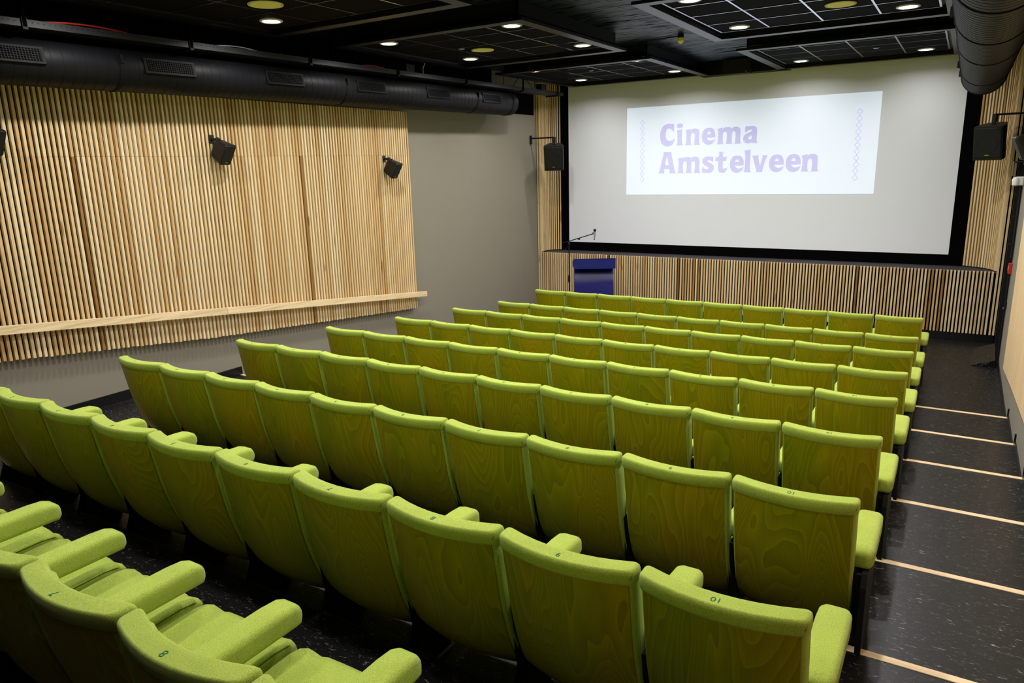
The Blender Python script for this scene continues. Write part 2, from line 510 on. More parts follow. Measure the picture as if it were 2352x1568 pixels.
# outlines of the projected letters, metres on the screen plane (x, z); a third item marks a corner
GLYPHS = {
'C':[[(-4.649,3.457,1),(-4.671,3.45),(-4.745,3.46),(-4.815,3.449),(-4.874,3.403),(-4.908,3.332),(-4.917,3.253),(-4.904,3.167),(-4.867,3.103),(-4.812,3.067),(-4.769,3.059),(-4.72,3.067),(-4.672,3.102),(-4.641,3.153),(-4.634,3.202,1),(-4.673,3.168),(-4.736,3.154),(-4.783,3.182),(-4.804,3.229),(-4.807,3.275),(-4.801,3.327),(-4.781,3.365),(-4.742,3.379),(-4.7,3.358),(-4.667,3.327),(-4.649,3.299,1)]],
'i':[[(-4.542,3.456),(-4.496,3.442),(-4.484,3.413),(-4.498,3.383),(-4.543,3.37),(-4.585,3.383),(-4.598,3.414),(-4.583,3.445)],[(-4.606,3.328,1),(-4.497,3.353,1),(-4.498,3.261),(-4.498,3.164),(-4.49,3.105),(-4.475,3.07,1),(-4.605,3.07,1),(-4.587,3.108),(-4.583,3.193),(-4.585,3.265),(-4.592,3.304)]],
'n':[[(-4.442,3.325,1),(-4.34,3.352,1),(-4.341,3.319,1),(-4.311,3.344),(-4.251,3.354),(-4.199,3.334),(-4.177,3.285),(-4.177,3.202),(-4.176,3.125),(-4.168,3.092),(-4.156,3.068,1),(-4.278,3.067,1),(-4.268,3.096),(-4.264,3.154),(-4.263,3.232),(-4.273,3.264),(-4.299,3.277),(-4.326,3.263),(-4.333,3.222),(-4.335,3.157),(-4.329,3.105),(-4.316,3.068,1),(-4.439,3.069,1),(-4.422,3.102),(-4.417,3.173),(-4.418,3.258),(-4.426,3.3)]],
'e':[[(-3.887,3.183,1),(-3.89,3.241),(-3.907,3.298),(-3.941,3.338),(-3.995,3.353),(-4.062,3.344),(-4.113,3.295),(-4.132,3.213),(-4.121,3.142),(-4.086,3.089),(-4.024,3.061),(-3.964,3.067),(-3.912,3.102),(-3.883,3.163,1),(-3.927,3.141),(-3.98,3.13),(-4.021,3.151),(-4.039,3.183,1)],[(-4.041,3.243,1),(-4.029,3.276),(-4.005,3.289),(-3.982,3.277),(-3.973,3.242,1)]],
'm':[[(-4.572,2.831,1),(-4.47,2.861,1),(-4.471,2.828,1),(-4.44,2.854),(-4.378,2.863),(-4.336,2.853),(-4.309,2.832,1),(-4.278,2.858),(-4.23,2.863),(-4.182,2.843),(-4.158,2.797),(-4.158,2.693),(-4.155,2.627),(-4.149,2.598),(-4.134,2.573,1),(-4.258,2.573,1),(-4.247,2.603),(-4.242,2.662),(-4.241,2.734),(-4.251,2.77),(-4.274,2.783),(-4.299,2.771),(-4.308,2.735),(-4.307,2.67),(-4.304,2.61),(-4.291,2.575,1),(-4.411,2.575,1),(-4.399,2.606),(-4.394,2.672),(-4.393,2.738),(-4.403,2.772),(-4.43,2.785),(-4.455,2.772),(-4.463,2.739),(-4.464,2.666),(-4.459,2.607),(-4.445,2.575,1),(-4.571,2.576,1),(-4.552,2.608),(-4.549,2.688),(-4.548,2.781),(-4.558,2.811)]],
'A':[[(-4.845,2.959,1),(-4.683,2.959,1),(-4.687,2.93),(-4.672,2.851),(-4.639,2.704),(-4.62,2.63),(-4.593,2.577,1),(-4.73,2.576,1),(-4.718,2.608),(-4.721,2.655,1),(-4.824,2.656,1),(-4.828,2.614),(-4.813,2.578,1),(-4.934,2.577,1),(-4.906,2.642),(-4.874,2.789),(-4.844,2.909),(-4.84,2.939)],[(-4.772,2.89,1),(-4.736,2.724,1),(-4.807,2.724,1)]],
's':[[(-3.908,2.856,1),(-3.949,2.851),(-4.016,2.859),(-4.07,2.845),(-4.102,2.802),(-4.104,2.757),(-4.075,2.717),(-4.023,2.686),(-3.992,2.669),(-3.985,2.653),(-4.001,2.636),(-4.035,2.636),(-4.076,2.661),(-4.103,2.691,1),(-4.104,2.574,1),(-4.066,2.574),(-3.998,2.569),(-3.938,2.582),(-3.896,2.628),(-3.894,2.68),(-3.92,2.72),(-3.965,2.745),(-3.999,2.764),(-4.013,2.783),(-3.994,2.799),(-3.956,2.788),(-3.911,2.75,1)]],
't':[[(-3.818,2.932,1),(-3.733,2.931,1),(-3.74,2.888),(-3.739,2.842,1),(-3.703,2.84),(-3.664,2.846,1),(-3.685,2.77,1),(-3.707,2.773),(-3.733,2.772,1),(-3.734,2.709),(-3.734,2.67),(-3.724,2.644),(-3.701,2.639),(-3.675,2.65),(-3.654,2.663,1),(-3.664,2.617),(-3.698,2.576),(-3.744,2.567),(-3.791,2.581),(-3.816,2.62),(-3.818,2.698),(-3.818,2.775,1),(-3.846,2.776),(-3.88,2.772,1),(-3.864,2.844,1),(-3.835,2.838),(-3.812,2.852),(-3.806,2.887),(-3.81,2.913)]],
'l':[[(-3.37,2.933,1),(-3.26,2.958,1),(-3.258,2.819),(-3.26,2.68),(-3.257,2.614),(-3.237,2.573,1),(-3.369,2.572,1),(-3.349,2.615),(-3.347,2.722),(-3.346,2.841),(-3.353,2.904)]],
'v':[[(-3.234,2.851,1),(-3.108,2.85,1),(-3.121,2.821),(-3.11,2.762),(-3.086,2.676,1),(-3.064,2.761),(-3.051,2.816),(-3.055,2.836),(-3.066,2.85,1),(-2.96,2.849,1),(-2.982,2.811),(-3.018,2.701),(-3.045,2.596),(-3.043,2.571,1),(-3.144,2.57,1),(-3.148,2.605),(-3.184,2.718),(-3.212,2.811)]],
'a':[[(-3.369,3.346,1),(-3.316,3.344),(-3.237,3.347),(-3.184,3.327),(-3.165,3.275),(-3.165,3.172),(-3.166,3.107),(-3.146,3.059,1),(-3.223,3.061),(-3.243,3.079,1),(-3.289,3.06),(-3.342,3.064),(-3.386,3.096),(-3.397,3.155),(-3.369,3.206),(-3.311,3.236),(-3.259,3.26),(-3.254,3.279),(-3.28,3.287),(-3.326,3.27),(-3.371,3.235,1)],[(-3.251,3.195,1),(-3.301,3.164),(-3.308,3.136),(-3.281,3.121),(-3.253,3.139)]],
}
GLYPH_USE = [('C', 0, 0), ('i', 0, 0), ('n', 0, 0), ('e', 0, 0), ('m', 0, 0), ('A', 0, 0), ('s', 0, 0), ('t', 0, 0), ('l', 0, 0), ('v', 0, 0), ('a', 0, 0), ('n', 2.025, -0.504), ('e', 0.522, -0.495), ('e', 1.195, -0.497), ('e', 1.47, -0.499), ('m', 0.71, 0.488)]

# ================================================================== ROOM
XL, XR = -7.25, 0.62           # side walls
YB, YF = -3.6, 12.72           # rear wall, slatted front wall plane
YS = 13.25                     # plane of the screen
ZS = 4.42                      # underside of the concrete slab
STEP = 0.103
NOSE = [None, 8.70, 7.58, 6.49, 5.40, 4.28, 3.20, 2.10, 1.00]
SEAT_L, SEAT_R = -5.72, -0.27  # side limits of the seating block at the aisles

def floor_z(y):
    z = 0.0
    for j in range(1, 9):
        if y < NOSE[j]: z = STEP * j
    return z

fl = tag(obj('floor', box(XL - 0.2, XR + 0.2, YB - 0.2, YS + 0.3, -0.2, 0.0), 'lino'), kind='structure')
for j in range(1, 9):
    pf = obj('platform', box(XL, XR, YB, NOSE[j], STEP * (j - 1), STEP * j - 0.001), 'lino', fl)
    for (xa, xb) in ((XL + 0.012, SEAT_L + 0.07), (SEAT_R, XR - 0.012)):
        obj('wooden_nosing', box(xa, xb, NOSE[j] - 0.035, NOSE[j] + 0.008, STEP * j - 0.028, STEP * j + 0.003, 0.002, 1), 'nosing', pf)
    obj('edge_strip', box(SEAT_L + 0.074, SEAT_R - 0.004, NOSE[j] - 0.008, NOSE[j] + 0.004, STEP * j - 0.02, STEP * j + 0.001), 'tray', pf)

# walls
wl = tag(obj('wall_left', box(XL - 0.2, XL, YB, YS + 0.3, 0, ZS), 'grey'), kind='structure')
wb = tag(obj('wall_back', box(XL - 0.2, XR + 0.2, YB - 0.2, YB, 0, ZS), 'grey'), kind='structure')
wr = tag(obj('wall_right', box(XR, XR + 0.2, YB, 11.42, 0, ZS), 'grey'), kind='structure')
tag(obj('door_1', box(XR + 0.10, XR + 0.2, 11.42, 12.66, 0, ZS), 'black'), kind='structure')
tr = obj('trim_1', box(XR - 0.022, XR + 0.1, 12.56, 12.70, 0, ZS), 'black'); tag(tr, kind='structure')
tr = obj('trim_2', box(XR + 0.0, XR + 0.1, 11.42, 11.52, 0, ZS), 'black'); tag(tr, kind='structure')
# black panel high on the left wall beside the cove
tr = obj('trim_3', box(XL, XL + 0.012, 11.2, 12.60, 3.72, 4.10), 'velvet'); tag(tr, kind='structure')
tr = obj('trim_5', box(XL, XL + 0.012, YB, 11.15, 3.70, ZS), 'velvet'); tag(tr, kind='structure')

# baseboards follow the steps
bl = thing('baseboard_left', kind='structure')
brd = thing('baseboard_right', kind='structure')
ys = [YF] + NOSE[1:] + [YB]
for j in range(0, 9):
    a, b_ = ys[j], ys[j + 1]
    z = STEP * j
    obj('baseboard_piece', box(XL, XL + 0.014, b_, a - 0.001, z, z + (0.10 if j else 0.02)), 'base', bl)
    if j == 0: a = 11.40
    obj('baseboard_piece', box(XR - 0.012, XR, b_, a - 0.001, z, z + 0.045), 'base', brd)
    if j:
        obj('baseboard_piece', box(XR - 0.014, XR, a - 0.03, a, z, z + 0.10), 'base', brd)

# right wall boards, raked along the bottom with the stairs
panels = thing('wall_board_panel', (XR, 0, 0), label='pale pine board cladding with vertical grain on the right grey wall', cat='wall panel')
edges = [9.97, 8.37, 6.79, 5.21, 3.63, 2.05, 0.47]
def pbot(y): return interp(-y, [-9.97, -8.37, -7.17, 2.0], [0.31, 0.50, 0.63, 1.45])
for a, b_ in zip(edges[:-1], edges[1:]):
    bm = hull_yz([(a - 0.002, pbot(a)), (b_ + 0.002, pbot(b_)), (b_ + 0.002, 3.25), (a - 0.002, 3.25)], -0.03, 0.0)
    obj('board', bm, 'panel', panels)

# ------------------------------------------------------------------ ceiling
ce = tag(obj('ceiling', box(XL - 0.2, XR + 0.2, YB - 0.2, YS + 0.3, ZS, ZS + 0.2), 'slab'), kind='structure')
tr = obj('trim_4', box(-4.12, -2.66, 12.95, 13.22, 4.20, ZS), 'soffit'); tag(tr, kind='structure')

tile_me = box(-0.2815, 0.2815, -0.2815, 0.2815, 0.0, 0.016, 0.002, 1)
_t = bpy.data.meshes.new('ceiling_tile'); bmesh.ops.recalc_face_normals(tile_me, faces=tile_me.faces); tile_me.to_mesh(_t); tile_me.free(); tile_me = _t
tile_me.materials.append(MAT['tile'])

def island(x0, x1, y0, y1, gx, gy, label):
    """suspended ceiling island: boxed sides, trim frame, tiles and T-bars"""
    isl = thing('ceiling_island', ((x0 + x1) / 2, (y0 + y1) / 2, 4.20), label=label, cat='ceiling panel', group='suspended ceiling islands with downlights')
    cx, cy = (x0 + x1) / 2, (y0 + y1) / 2
    hx, hy = (x1 - x0) / 2, (y1 - y0) / 2
    bm = bmesh.new()
    t = 0.125
    bx(bm, -hx, hx, -hy, -hy + t, 0, 0.03); bx(bm, -hx, hx, hy - t, hy, 0, 0.03)
    bx(bm, -hx, -hx + t, -hy + t, hy - t, 0, 0.03); bx(bm, hx - t, hx, -hy + t, hy - t, 0, 0.03)
    obj('trim_frame', bm, 'trim', isl)
    s = 0.11
    bm = bmesh.new()
    bx(bm, -hx + s, hx - s, -hy + s, -hy + s + 0.02, 0.03, 0.219); bx(bm, -hx + s, hx - s, hy - s - 0.02, hy - s, 0.03, 0.219)
    bx(bm, -hx + s, -hx + s + 0.02, -hy + s, hy - s, 0.03, 0.219); bx(bm, hx - s - 0.02, hx - s, -hy + s, hy - s, 0.03, 0.219)
    obj('side_box', bm, 'soffit', isl)
    for i in range(4):
        for k in range(4):
            tx, ty = (gx[i] + gx[i + 1]) / 2 - cx, (gy[k] + gy[k + 1]) / 2 - cy
            o = obj('ceiling_tile', tile_me, None, isl, (tx, ty, 0.042))
            o.scale = ((gx[i + 1] - gx[i]) / 0.57, (gy[k + 1] - gy[k]) / 0.57, 1)
    for i in range(5):
        obj('grid_bar', box(-0.010, 0.010, gy[0] - cy, gy[4] - cy, -0.003, 0.003), 'tbar', isl, (gx[i] - cx, 0, 0.040))
        obj('grid_bar', box(gx[0] - cx, gx[4] - cx, -0.007, 0.007, -0.0028, 0.0028), 'tbar', isl, (0, gy[i] - cy, 0.040))
    bm = bmesh.new()
    bx(bm, -hx + s, hx - s, -hy + s, hy - s, 0.075, 0.085)
    obj('top_board', bm, 'soffit', isl)
    return isl

def grid(c0, n=5, p=0.57): return [c0 + p * i for i in range(n)]
LX = [-6.44, -5.73, -5.155, -4.58, -4.09]
RX = [-2.63, -2.09, -1.52, -0.95, -0.40]
LEFT = [(12.92, 10.215, 12.40), (9.36, 6.78, 8.95), (5.82, 3.33, 5.50), (2.30, -0.2, 2.0)]
wherey = ['in front of the screen', 'halfway down the room', 'nearest the camera', 'above the rearmost row']
for (yfar, ga, _), wh in zip(LEFT, wherey):
    gy = [ga, ga + 0.57, ga + 1.14, ga + 1.71, ga + 2.28]
    island(-6.58, -3.96, yfar - 2.68, yfar, LX, gy, 'black tiled ceiling island on the left side, ' + wh)
RIGHT = [(13.06, 10.36), (9.42, 6.78), (5.82, 3.33), (2.30, -0.2)]
for (yfar, ga), wh in zip(RIGHT, wherey):
    gy = [ga, ga + 0.56, ga + 1.12, ga + 1.70, ga + 2.28]
    island(-2.82, -0.22, yfar - 2.66, yfar, RX, gy, 'black tiled ceiling island with bright grid on the right, ' + wh)

# downlights: glowing diffuser in a white ring; the beam itself is set at the top of the script
def disc(r, z0, z1, seg=28):
    return loft([[(r * math.cos(2 * PI * k / seg), r * math.sin(2 * PI * k / seg), z) for k in range(seg)] for z in (z0, z1)])
def lathe(profile, seg=28):
    bm = bmesh.new()
    loops = [[(r * math.cos(2 * PI * k / seg), r * math.sin(2 * PI * k / seg), z) for k in range(seg)] for r, z in profile]
    return loft(loops, bm, True)
def make_downlight():
    t = thing('downlight')
    obj('lamp_diffuser', disc(0.082, -0.002, 0.004), 'lens', t)
    seg = 28
    bm = bmesh.new()
    prof = [(0.083, 0.0), (0.088, -0.004), (0.100, -0.006), (0.112, 0.0), (0.112, 0.008), (0.083, 0.008)]
    vs = [[bm.verts.new((r * math.cos(2 * PI * k / seg), r * math.sin(2 * PI * k / seg), z)) for k in range(seg)] for r, z in prof]
    for a in range(len(prof)):
        A, B = vs[a], vs[(a + 1) % len(prof)]
        for k in range(seg):
            bm.faces.new((A[k], A[(k + 1) % seg], B[(k + 1) % seg], B[k]))
    obj('lamp_ring', bm, 'ring', t, smooth=True)
    return t
dl = make_downlight()
rown = {12.19: 'nearest the screen', 12.40: 'nearest the screen', 10.50: 'second from the screen', 10.62: 'second from the screen', 8.75: 'third from the screen', 8.80: 'third from the screen',
        7.05: 'fourth from the screen', 7.06: 'fourth from the screen', 5.30: 'fifth from the screen', 3.62: 'sixth from the screen', 1.80: 'seventh from the screen', 0.10: 'added unseen eighth row'}
coln = {-6.02: 'leftmost ceiling line', -4.30: 'second ceiling line from left', -2.36: 'third ceiling line from left', -0.68: 'rightmost ceiling line'}
for i, (x, y) in enumerate(LAMP_XY):
    o = dl if i == 0 else copy_tree(dl)
    o.location = (x, y, 4.231)
    tag(o, f'lit round recessed downlight in the {coln[x]}, {rown[y]}', 'ceiling light', 'recessed downlights')

def ceiling_disc(name, x, y, r, mat, label, cat):
    t = thing(name, (x, y, 4.232), label=label, cat=cat)
    obj('speaker_grille', disc(r - 0.012, -0.002, 0.006), mat, t)
    bm = bmesh.new(); tube(bm, [(r * math.cos(a), r * math.sin(a), 0.002) for a in (2 * PI * k / 30 for k in range(31))], 0.006, 6)
    obj('grille_ring', bm, mat, t)
ceiling_disc('ceiling_speaker', -5.48, 4.78, 0.15, 'cream', 'round cream ceiling speaker beside the nearest left downlight', 'ceiling speaker')
ceiling_disc('ceiling_speaker', -5.46, 8.22, 0.14, 'cream', 'round cream ceiling speaker in the middle left island', 'ceiling speaker')
ceiling_disc('ceiling_speaker', -1.23, 8.22, 0.14, 'cream', 'round cream ceiling speaker in the right island with bright grid', 'ceiling speaker')
for x, y, l in ((-1.25, 11.7, 'small round chrome sensor in the front right ceiling island'), (-5.3, 11.1, 'small round chrome sensor in the front left ceiling island'), (-5.6, 7.95, 'small round sensor in the middle left ceiling island')):
    tag(obj('ceiling_sensor', lathe([(0.038, 0.006), (0.04, 0.0), (0.032, -0.008), (0.012, -0.012)], 16), 'steel', None, (x, y, 4.232)), l, 'sensor')

# yellow fire beacon hanging from the slab
t = thing('alarm_beacon', (-3.42, 9.9, ZS), label='yellow beacon hanging under the black concrete slab between the islands', cat='alarm')
t.scale = (0.85, 0.85, 0.72)
obj('base_plate', lathe([(0.045, 0.0), (0.048, -0.05), (0.05, -0.07)], 16), 'black', t, smooth=True)
obj('beacon_body', lathe([(0.055, -0.07), (0.056, -0.11), (0.05, -0.125)], 20), 'yellow', t, smooth=True)
obj('beacon_lens', lathe([(0.05, -0.125), (0.04, -0.15), (0.015, -0.168), (0.003, -0.172)], 20), 'cream', t, smooth=True)
# black conduit on the slab
bm = bmesh.new(); tube(bm, [(-3.94, 10.05, ZS - 0.015), (-3.48, 9.95, ZS - 0.015)], 0.009, 6)
tag(obj('conduit', bm, 'black'), 'thin black conduit on the ceiling slab leading to the beacon', 'conduit')

# black cabinet hanging over the screen
t = thing('hanging_speaker', (-3.45, 12.84, 4.17), label='black speaker cabinet hanging above the screen between the ceiling islands', cat='speaker')
obj('cabinet', box(-0.22, 0.22, -0.09, 0.1, 0.0, 0.235, 0.006), 'speaker', t)
obj('front_grille', box(-0.2, 0.2, -0.098, -0.09, 0.02, 0.215), 'grille', t)
obj('badge', box(0.165, 0.18, -0.1, -0.098, 0.02, 0.035), 'yellow', t)

# ------------------------------------------------------------------ slatted front wall
wf = tag(obj('wall_front', box(XL - 0.2, XR + 0.2, YS + 0.02, YS + 0.22, 0, ZS), 'velvet'), kind='structure')
PITCH = 0.0478
SW, SD = 0.0262, 0.033          # slat face width and depth
slat_cache = {}
def slat_mesh(length):
    k = round(length, 3)
    if k not in slat_cache:
        bm = box(-SW / 2, SW / 2, -SD, 0, 0, length, 0.0015, 1)
        me = bpy.data.meshes.new('slat'); bmesh.ops.recalc_face_normals(bm, faces=bm.faces); bm.to_mesh(me); bm.free()
        me.materials.append(MAT['slat'])
        slat_cache[k] = me
    return slat_cache[k]
def slat(parent, x, y, z, length, rotz=0.0, off=(0, 0, 0)):
    """slat whose back touches (x, y), face towards local -y"""
    o = obj('slat', slat_mesh(length), None, parent, (x - off[0], y - off[1], z - off[2]), rotz)
    o.color = (slat_tone(), 0, 0, 1)
    return o
trng = random.Random(21)
def slat_tone(p=0.03):
    t = trng.random()
    return trng.uniform(0.0, 0.18) if t < p else min(1, max(0.22, trng.gauss(0.62, 0.2)))

obj('black_backing', box(XL, XR - 0.03, YF + 0.002, YF + 0.03, 0.10, 1.055), 'backing', wf)
x = -7.13
while x < 0.49:
    slat(wf, x, YF, 0.124, 0.952)
    x += PITCH
obj('base_plinth', box(XL, XR - 0.03, YF - 0.015, YF + 0.02, 0.0, 0.112, 0.003, 1), 'base', wf)
# coves left and right of the screen
covL = [(-7.175, 12.725), (-7.205, 12.80), (-7.215, 12.92), (-7.185, 13.06), (-7.11, 13.17), (-6.985, 13.245)]
covR = [(0.525, 12.725), (0.505, 12.81), (0.462, 12.93), (0.385, 13.04), (0.255, 13.15), (0.10, 13.245)]
def resample(pts, step, n=12):
    dense = []
    P = [pts[0]] + pts + [pts[-1]]
    for i in range(1, len(P) - 2):
        for k in range(n):
            t = k / n
            p0, p1, p2, p3 = P[i - 1], P[i], P[i + 1], P[i + 2]
            dense.append(tuple(0.5 * (2 * p1[j] + (p2[j] - p0[j]) * t + (2 * p0[j] - 5 * p1[j] + 4 * p2[j] - p3[j]) * t * t + (3 * p1[j] - p0[j] - 3 * p2[j] + p3[j]) * t ** 3) for j in (0, 1)))
    dense.append(pts[-1])
    out, acc = [], step * 0.5
    for a, b_ in zip(dense[:-1], dense[1:]):
        d = math.dist(a, b_)
        while acc <= d:
            t = acc / d
            out.append(((a[0] + (b_[0] - a[0]) * t, a[1] + (b_[1] - a[1]) * t), math.atan2(b_[1] - a[1], b_[0] - a[0])))
            acc += step
        acc -= d
    return dense, out
for pts, side in ((covL, 'left'), (covR, 'right')):
    dense, sl = resample(pts, PITCH)
    bm = bmesh.new()
    sgn = 1 if side == 'left' else -1
    prev = None
    for i, p in enumerate(dense):
        q = dense[min(i + 1, len(dense) - 1)]; r_ = dense[max(i - 1, 0)]
        tx, ty = q[0] - r_[0], q[1] - r_[1]; L = math.hypot(tx, ty)
        nx, ny = -ty / L * sgn, tx / L * sgn          # away from the room
        o2 = (p[0] + nx * 0.004, p[1] + ny * 0.004)
        cur = (bm.verts.new((o2[0], o2[1], 1.06)), bm.verts.new((o2[0], o2[1], 4.41)))
        if prev: bm.faces.new((prev[0], cur[0], cur[1], prev[1]))
        prev = cur
    obj('black_backing', bm, 'backing', wf)
    for (p, a) in sl:
        rz = a if side == 'left' else a + PI
        slat(wf, p[0], p[1], 1.085, 1.73, rz)
        slat(wf, p[0], p[1], 2.8165, 1.59, rz)
# full-height flush slats at both ends of the wall
for x in (-7.226, -7.180, 0.528, 0.573):
    if x < 0:
        slat(wf, x, YF, 0.124, 1.9); slat(wf, x, YF, 2.0255, 2.38)
    else:
        slat(wf, x - 0.0, YF - 0.0, 0.124, 1.9); slat(wf, x, YF, 2.0255, 2.38)
obj('black_backing', box(XL, -7.18, YF + 0.002, YF + 0.02, 1.0, 4.41), 'backing', wf)
obj('black_backing', box(0.53, XR - 0.01, YF + 0.002, YF + 0.02, 0.1, 4.41), 'backing', wf)
# ledge below the screen
dl_, _ = resample(covL, 0.1); dr_, _ = resample(covR, 0.1)
poly = [(-7.16, YF - 0.005), (0.52, YF - 0.005)] + [(p[0] + 0.0, p[1]) for p in dr_[3:]] + [(0.10, 13.25), (-6.985, 13.25)] + [(p[0], p[1]) for p in dl_[::-1][:-3]]
obj('ledge', prism(poly, 1.055, 1.070), 'ledge', wf)

# ------------------------------------------------------------------ screen
ps = thing('projection_screen', ((-6.81 - 0.125) / 2, YS, 1.08), label='large off-white projection screen with wide black border on the front wall', cat='projection screen')
cx = ps.location.x
obj('screen_surface', box(-6.812 - cx, -0.127 - cx, -0.008, 0.0, 0.165, 3.3), 'screen', ps)
bm = bmesh.new()
bx(bm, -7.0 - cx, -6.812 - cx, -0.012, 0.012, -0.005, 3.33); bx(bm, -0.127 - cx, 0.105 - cx, -0.012, 0.012, -0.005, 3.33)
bx(bm, -6.812 - cx, -0.127 - cx, -0.012, 0.012, -0.005, 0.165)
obj('black_border', bm, 'velvet', ps)
# narrow white edge seam of the cloth
obj('edge_seam', box(-6.815 - cx, -6.806 - cx, -0.014, -0.008, 0.165, 3.3), 'screen', ps)

sl_ = thing('projected_slide', (-3.42, YS - 0.009, 2.98), label='projected white slide with lilac lettering reading Cinema Amstelveen on the screen', cat='projection')
obj('slide_field', box(-5.575 + 3.42, -1.268 + 3.42, -0.002, 0.0, 2.185 - 2.98, 3.775 - 2.98), 'slide', sl_)
for ch, ox, oz in GLYPH_USE:
    cs = [smooth_pts(c) for c in GLYPHS[ch]]
    allx = [p[0] for c in cs for p in c]; gx = (min(allx) + max(allx)) / 2
    allz = [p[1] for c in cs for p in c]; gz = min(allz)
    if ch == 'i':
        me = flat_shape('letter', [[(p[0] - gx, p[1] - gz) for p in c] for c in cs])
    else:
        me = flat_shape('letter', [[(p[0] - gx, p[1] - gz) for p in c] for c in cs])
    o = obj('letter', me, 'letter', sl_, (gx + ox + 3.42, -0.005, gz + oz - 2.98))
    o.rotation_euler = (PI / 2, 0, 0)
a, h_ = 0.047, 0.0515
dm = flat_shape('diamond', [[(0, h_), (a, 0), (0, -h_), (-a, 0)], [(0, h_ - 0.011), (a - 0.010, 0), (0, -h_ + 0.011), (-a + 0.010, 0)]])
dm.materials.append(MAT['letter'])
for (xa, za, xb, zb) in ((-5.262, 3.507, -5.258, 2.473), (-1.569, 3.486, -1.565, 2.454)):
    for k in range(11):
        t = k / 10
        o = obj('diamond', dm, None, sl_, (xa + (xb - xa) * t + 3.42, -0.0045, za + (zb - za) * t - 2.98))
        o.rotation_euler = (PI / 2, 0, 0)

# ------------------------------------------------------------------ left slatted panel with raked bottom
sp = thing('slatted_wall_panel', (XL, 0, 0), label='large panel of vertical pine slats on the left grey wall, bottom raked', cat='wall panel')
def lbot(y): return interp(y, [0.0, 2.846, 5.058, 8.698], [1.50, 1.204, 0.953, 0.646])
ZTOP, ZJ = 3.60, 2.972
pts = [(1.42, lbot(1.42) + 0.03), (8.67, lbot(8.67) + 0.03), (8.67, ZTOP), (1.42, ZTOP)]
obj('black_backing', hull_yz(pts, 0.0, 0.055), 'backing', sp)
y = 8.69 - SW / 2
lens_ = {}
n = 0
rs = random.Random(3)
while y > 1.40 and n < 148:
    zb = round(lbot(y), 2)
    tn = 0.08 if n in (100, 43) else slat_tone(0.0)
    o = obj('slat', slat_mesh(ZJ - zb - 0.001), None, sp, (0.056, y, zb), PI / 2); o.color = (tn, 0, 0, 1)
    o = obj('slat', slat_mesh(ZTOP - ZJ), None, sp, (0.056, y, ZJ), PI / 2); o.color = (max(0.3, min(1, tn + trng.gauss(0, 0.12))), 0, 0, 1)
    y -= 0.049
    n += 1
# handrail running down with the stairs
rl = thing('handrail', (XL, 0, 0), label='pale wooden handrail board sloping along the left slatted panel', cat='handrail')
def rz(y): return 0.891 + (8.86 - y) * (1.526 - 0.891) / (8.86 - 2.903)
for a_, b_ in ((1.5, 5.19), (5.194, 8.86)):
    obj('rail_board', hull_yz([(a_, rz(a_) - 0.078), (b_, rz(b_) - 0.078), (b_, rz(b_)), (a_, rz(a_))], 0.125, 0.155), 'rail', rl)
for yb in (2.2, 3.9, 5.3, 7.0, 8.5):
    obj('rail_bracket', box(0.084, 0.126, yb - 0.02, yb + 0.02, rz(yb) - 0.06, rz(yb) - 0.02), 'steel', rl)

# ------------------------------------------------------------------ ventilation ducts
def duct(name, p0, p1, r, pitch, clamps, label, seg=40, rib=0.0035):
    d = Vector(p1) - Vector(p0); L = d.length
    t = thing(name, p0, label=label, cat='duct')
    t.rotation_euler = d.to_track_quat('Y', 'Z').to_euler()
    prof = [(0.0, 0.02), (0.0, r - 0.01), (0.01, r)]
    yy = 0.05
    while rib and yy < L - 0.05:
        prof += [(yy - 0.008, r), (yy - 0.003, r + rib), (yy + 0.003, r + rib), (yy + 0.008, r)]
        yy += pitch
    prof += [(L - 0.01, r), (L, r - 0.01), (L, 0.02)]
    bm = bmesh.new()
    loops = [[(rr * math.cos(2 * PI * k / seg), q, rr * math.sin(2 * PI * k / seg)) for k in range(seg)] for q, rr in prof]
    loft(loops, bm, True)
    obj('duct_tube', bm, 'duct', t, smooth=True)
    bm = bmesh.new(); yy = 0.05
    while yy < L - 0.05:
        loops = [[(rr * math.cos(2 * PI * k / seg), yy + q, rr * math.sin(2 * PI * k / seg)) for k in range(seg)] for q, rr in (((0.006, r + 0.0002), (0.0075, r + rib * 0.7), (0.0115, r + 0.0016), (0.012, r + 0.0002)) if rib else ((-0.0026, r), (-0.0018, r + 0.0014), (0.0018, r + 0.0014), (0.0026, r)))]
        loft(loops, bm, False)
        yy += pitch
    o = obj('spiral_seams', bm, 'seam', t, smooth=True)
    o['kind'] = 'stuff'
    for cy_ in clamps:
        q = cy_ - p0[1]
        bm = bmesh.new()
        loops = [[(rr * math.cos(2 * PI * k / seg), q + w_, rr * math.sin(2 * PI * k / seg)) for k in range(seg)] for w_, rr in ((-0.018, r - 0.004), (-0.018, r + 0.006), (0.018, r + 0.006), (0.018, r - 0.004))]
        loft(loops, bm, False)
        c = obj('clamp_ring', bm, 'seam', t, smooth=True)
    return t
dL = duct('ventilation_duct', (-6.9, 0.6, 3.716), (-6.9, 11.16, 3.835), 0.198, 0.098, [1.3, 4.11, 7.02, 9.93, 11.0], 'long black round ventilation duct with grilles along the left wall', rib=0.0)
for o in [c for c in dL.children if c.name.startswith('clamp_ring')]:
    pass
ang = math.radians(9)
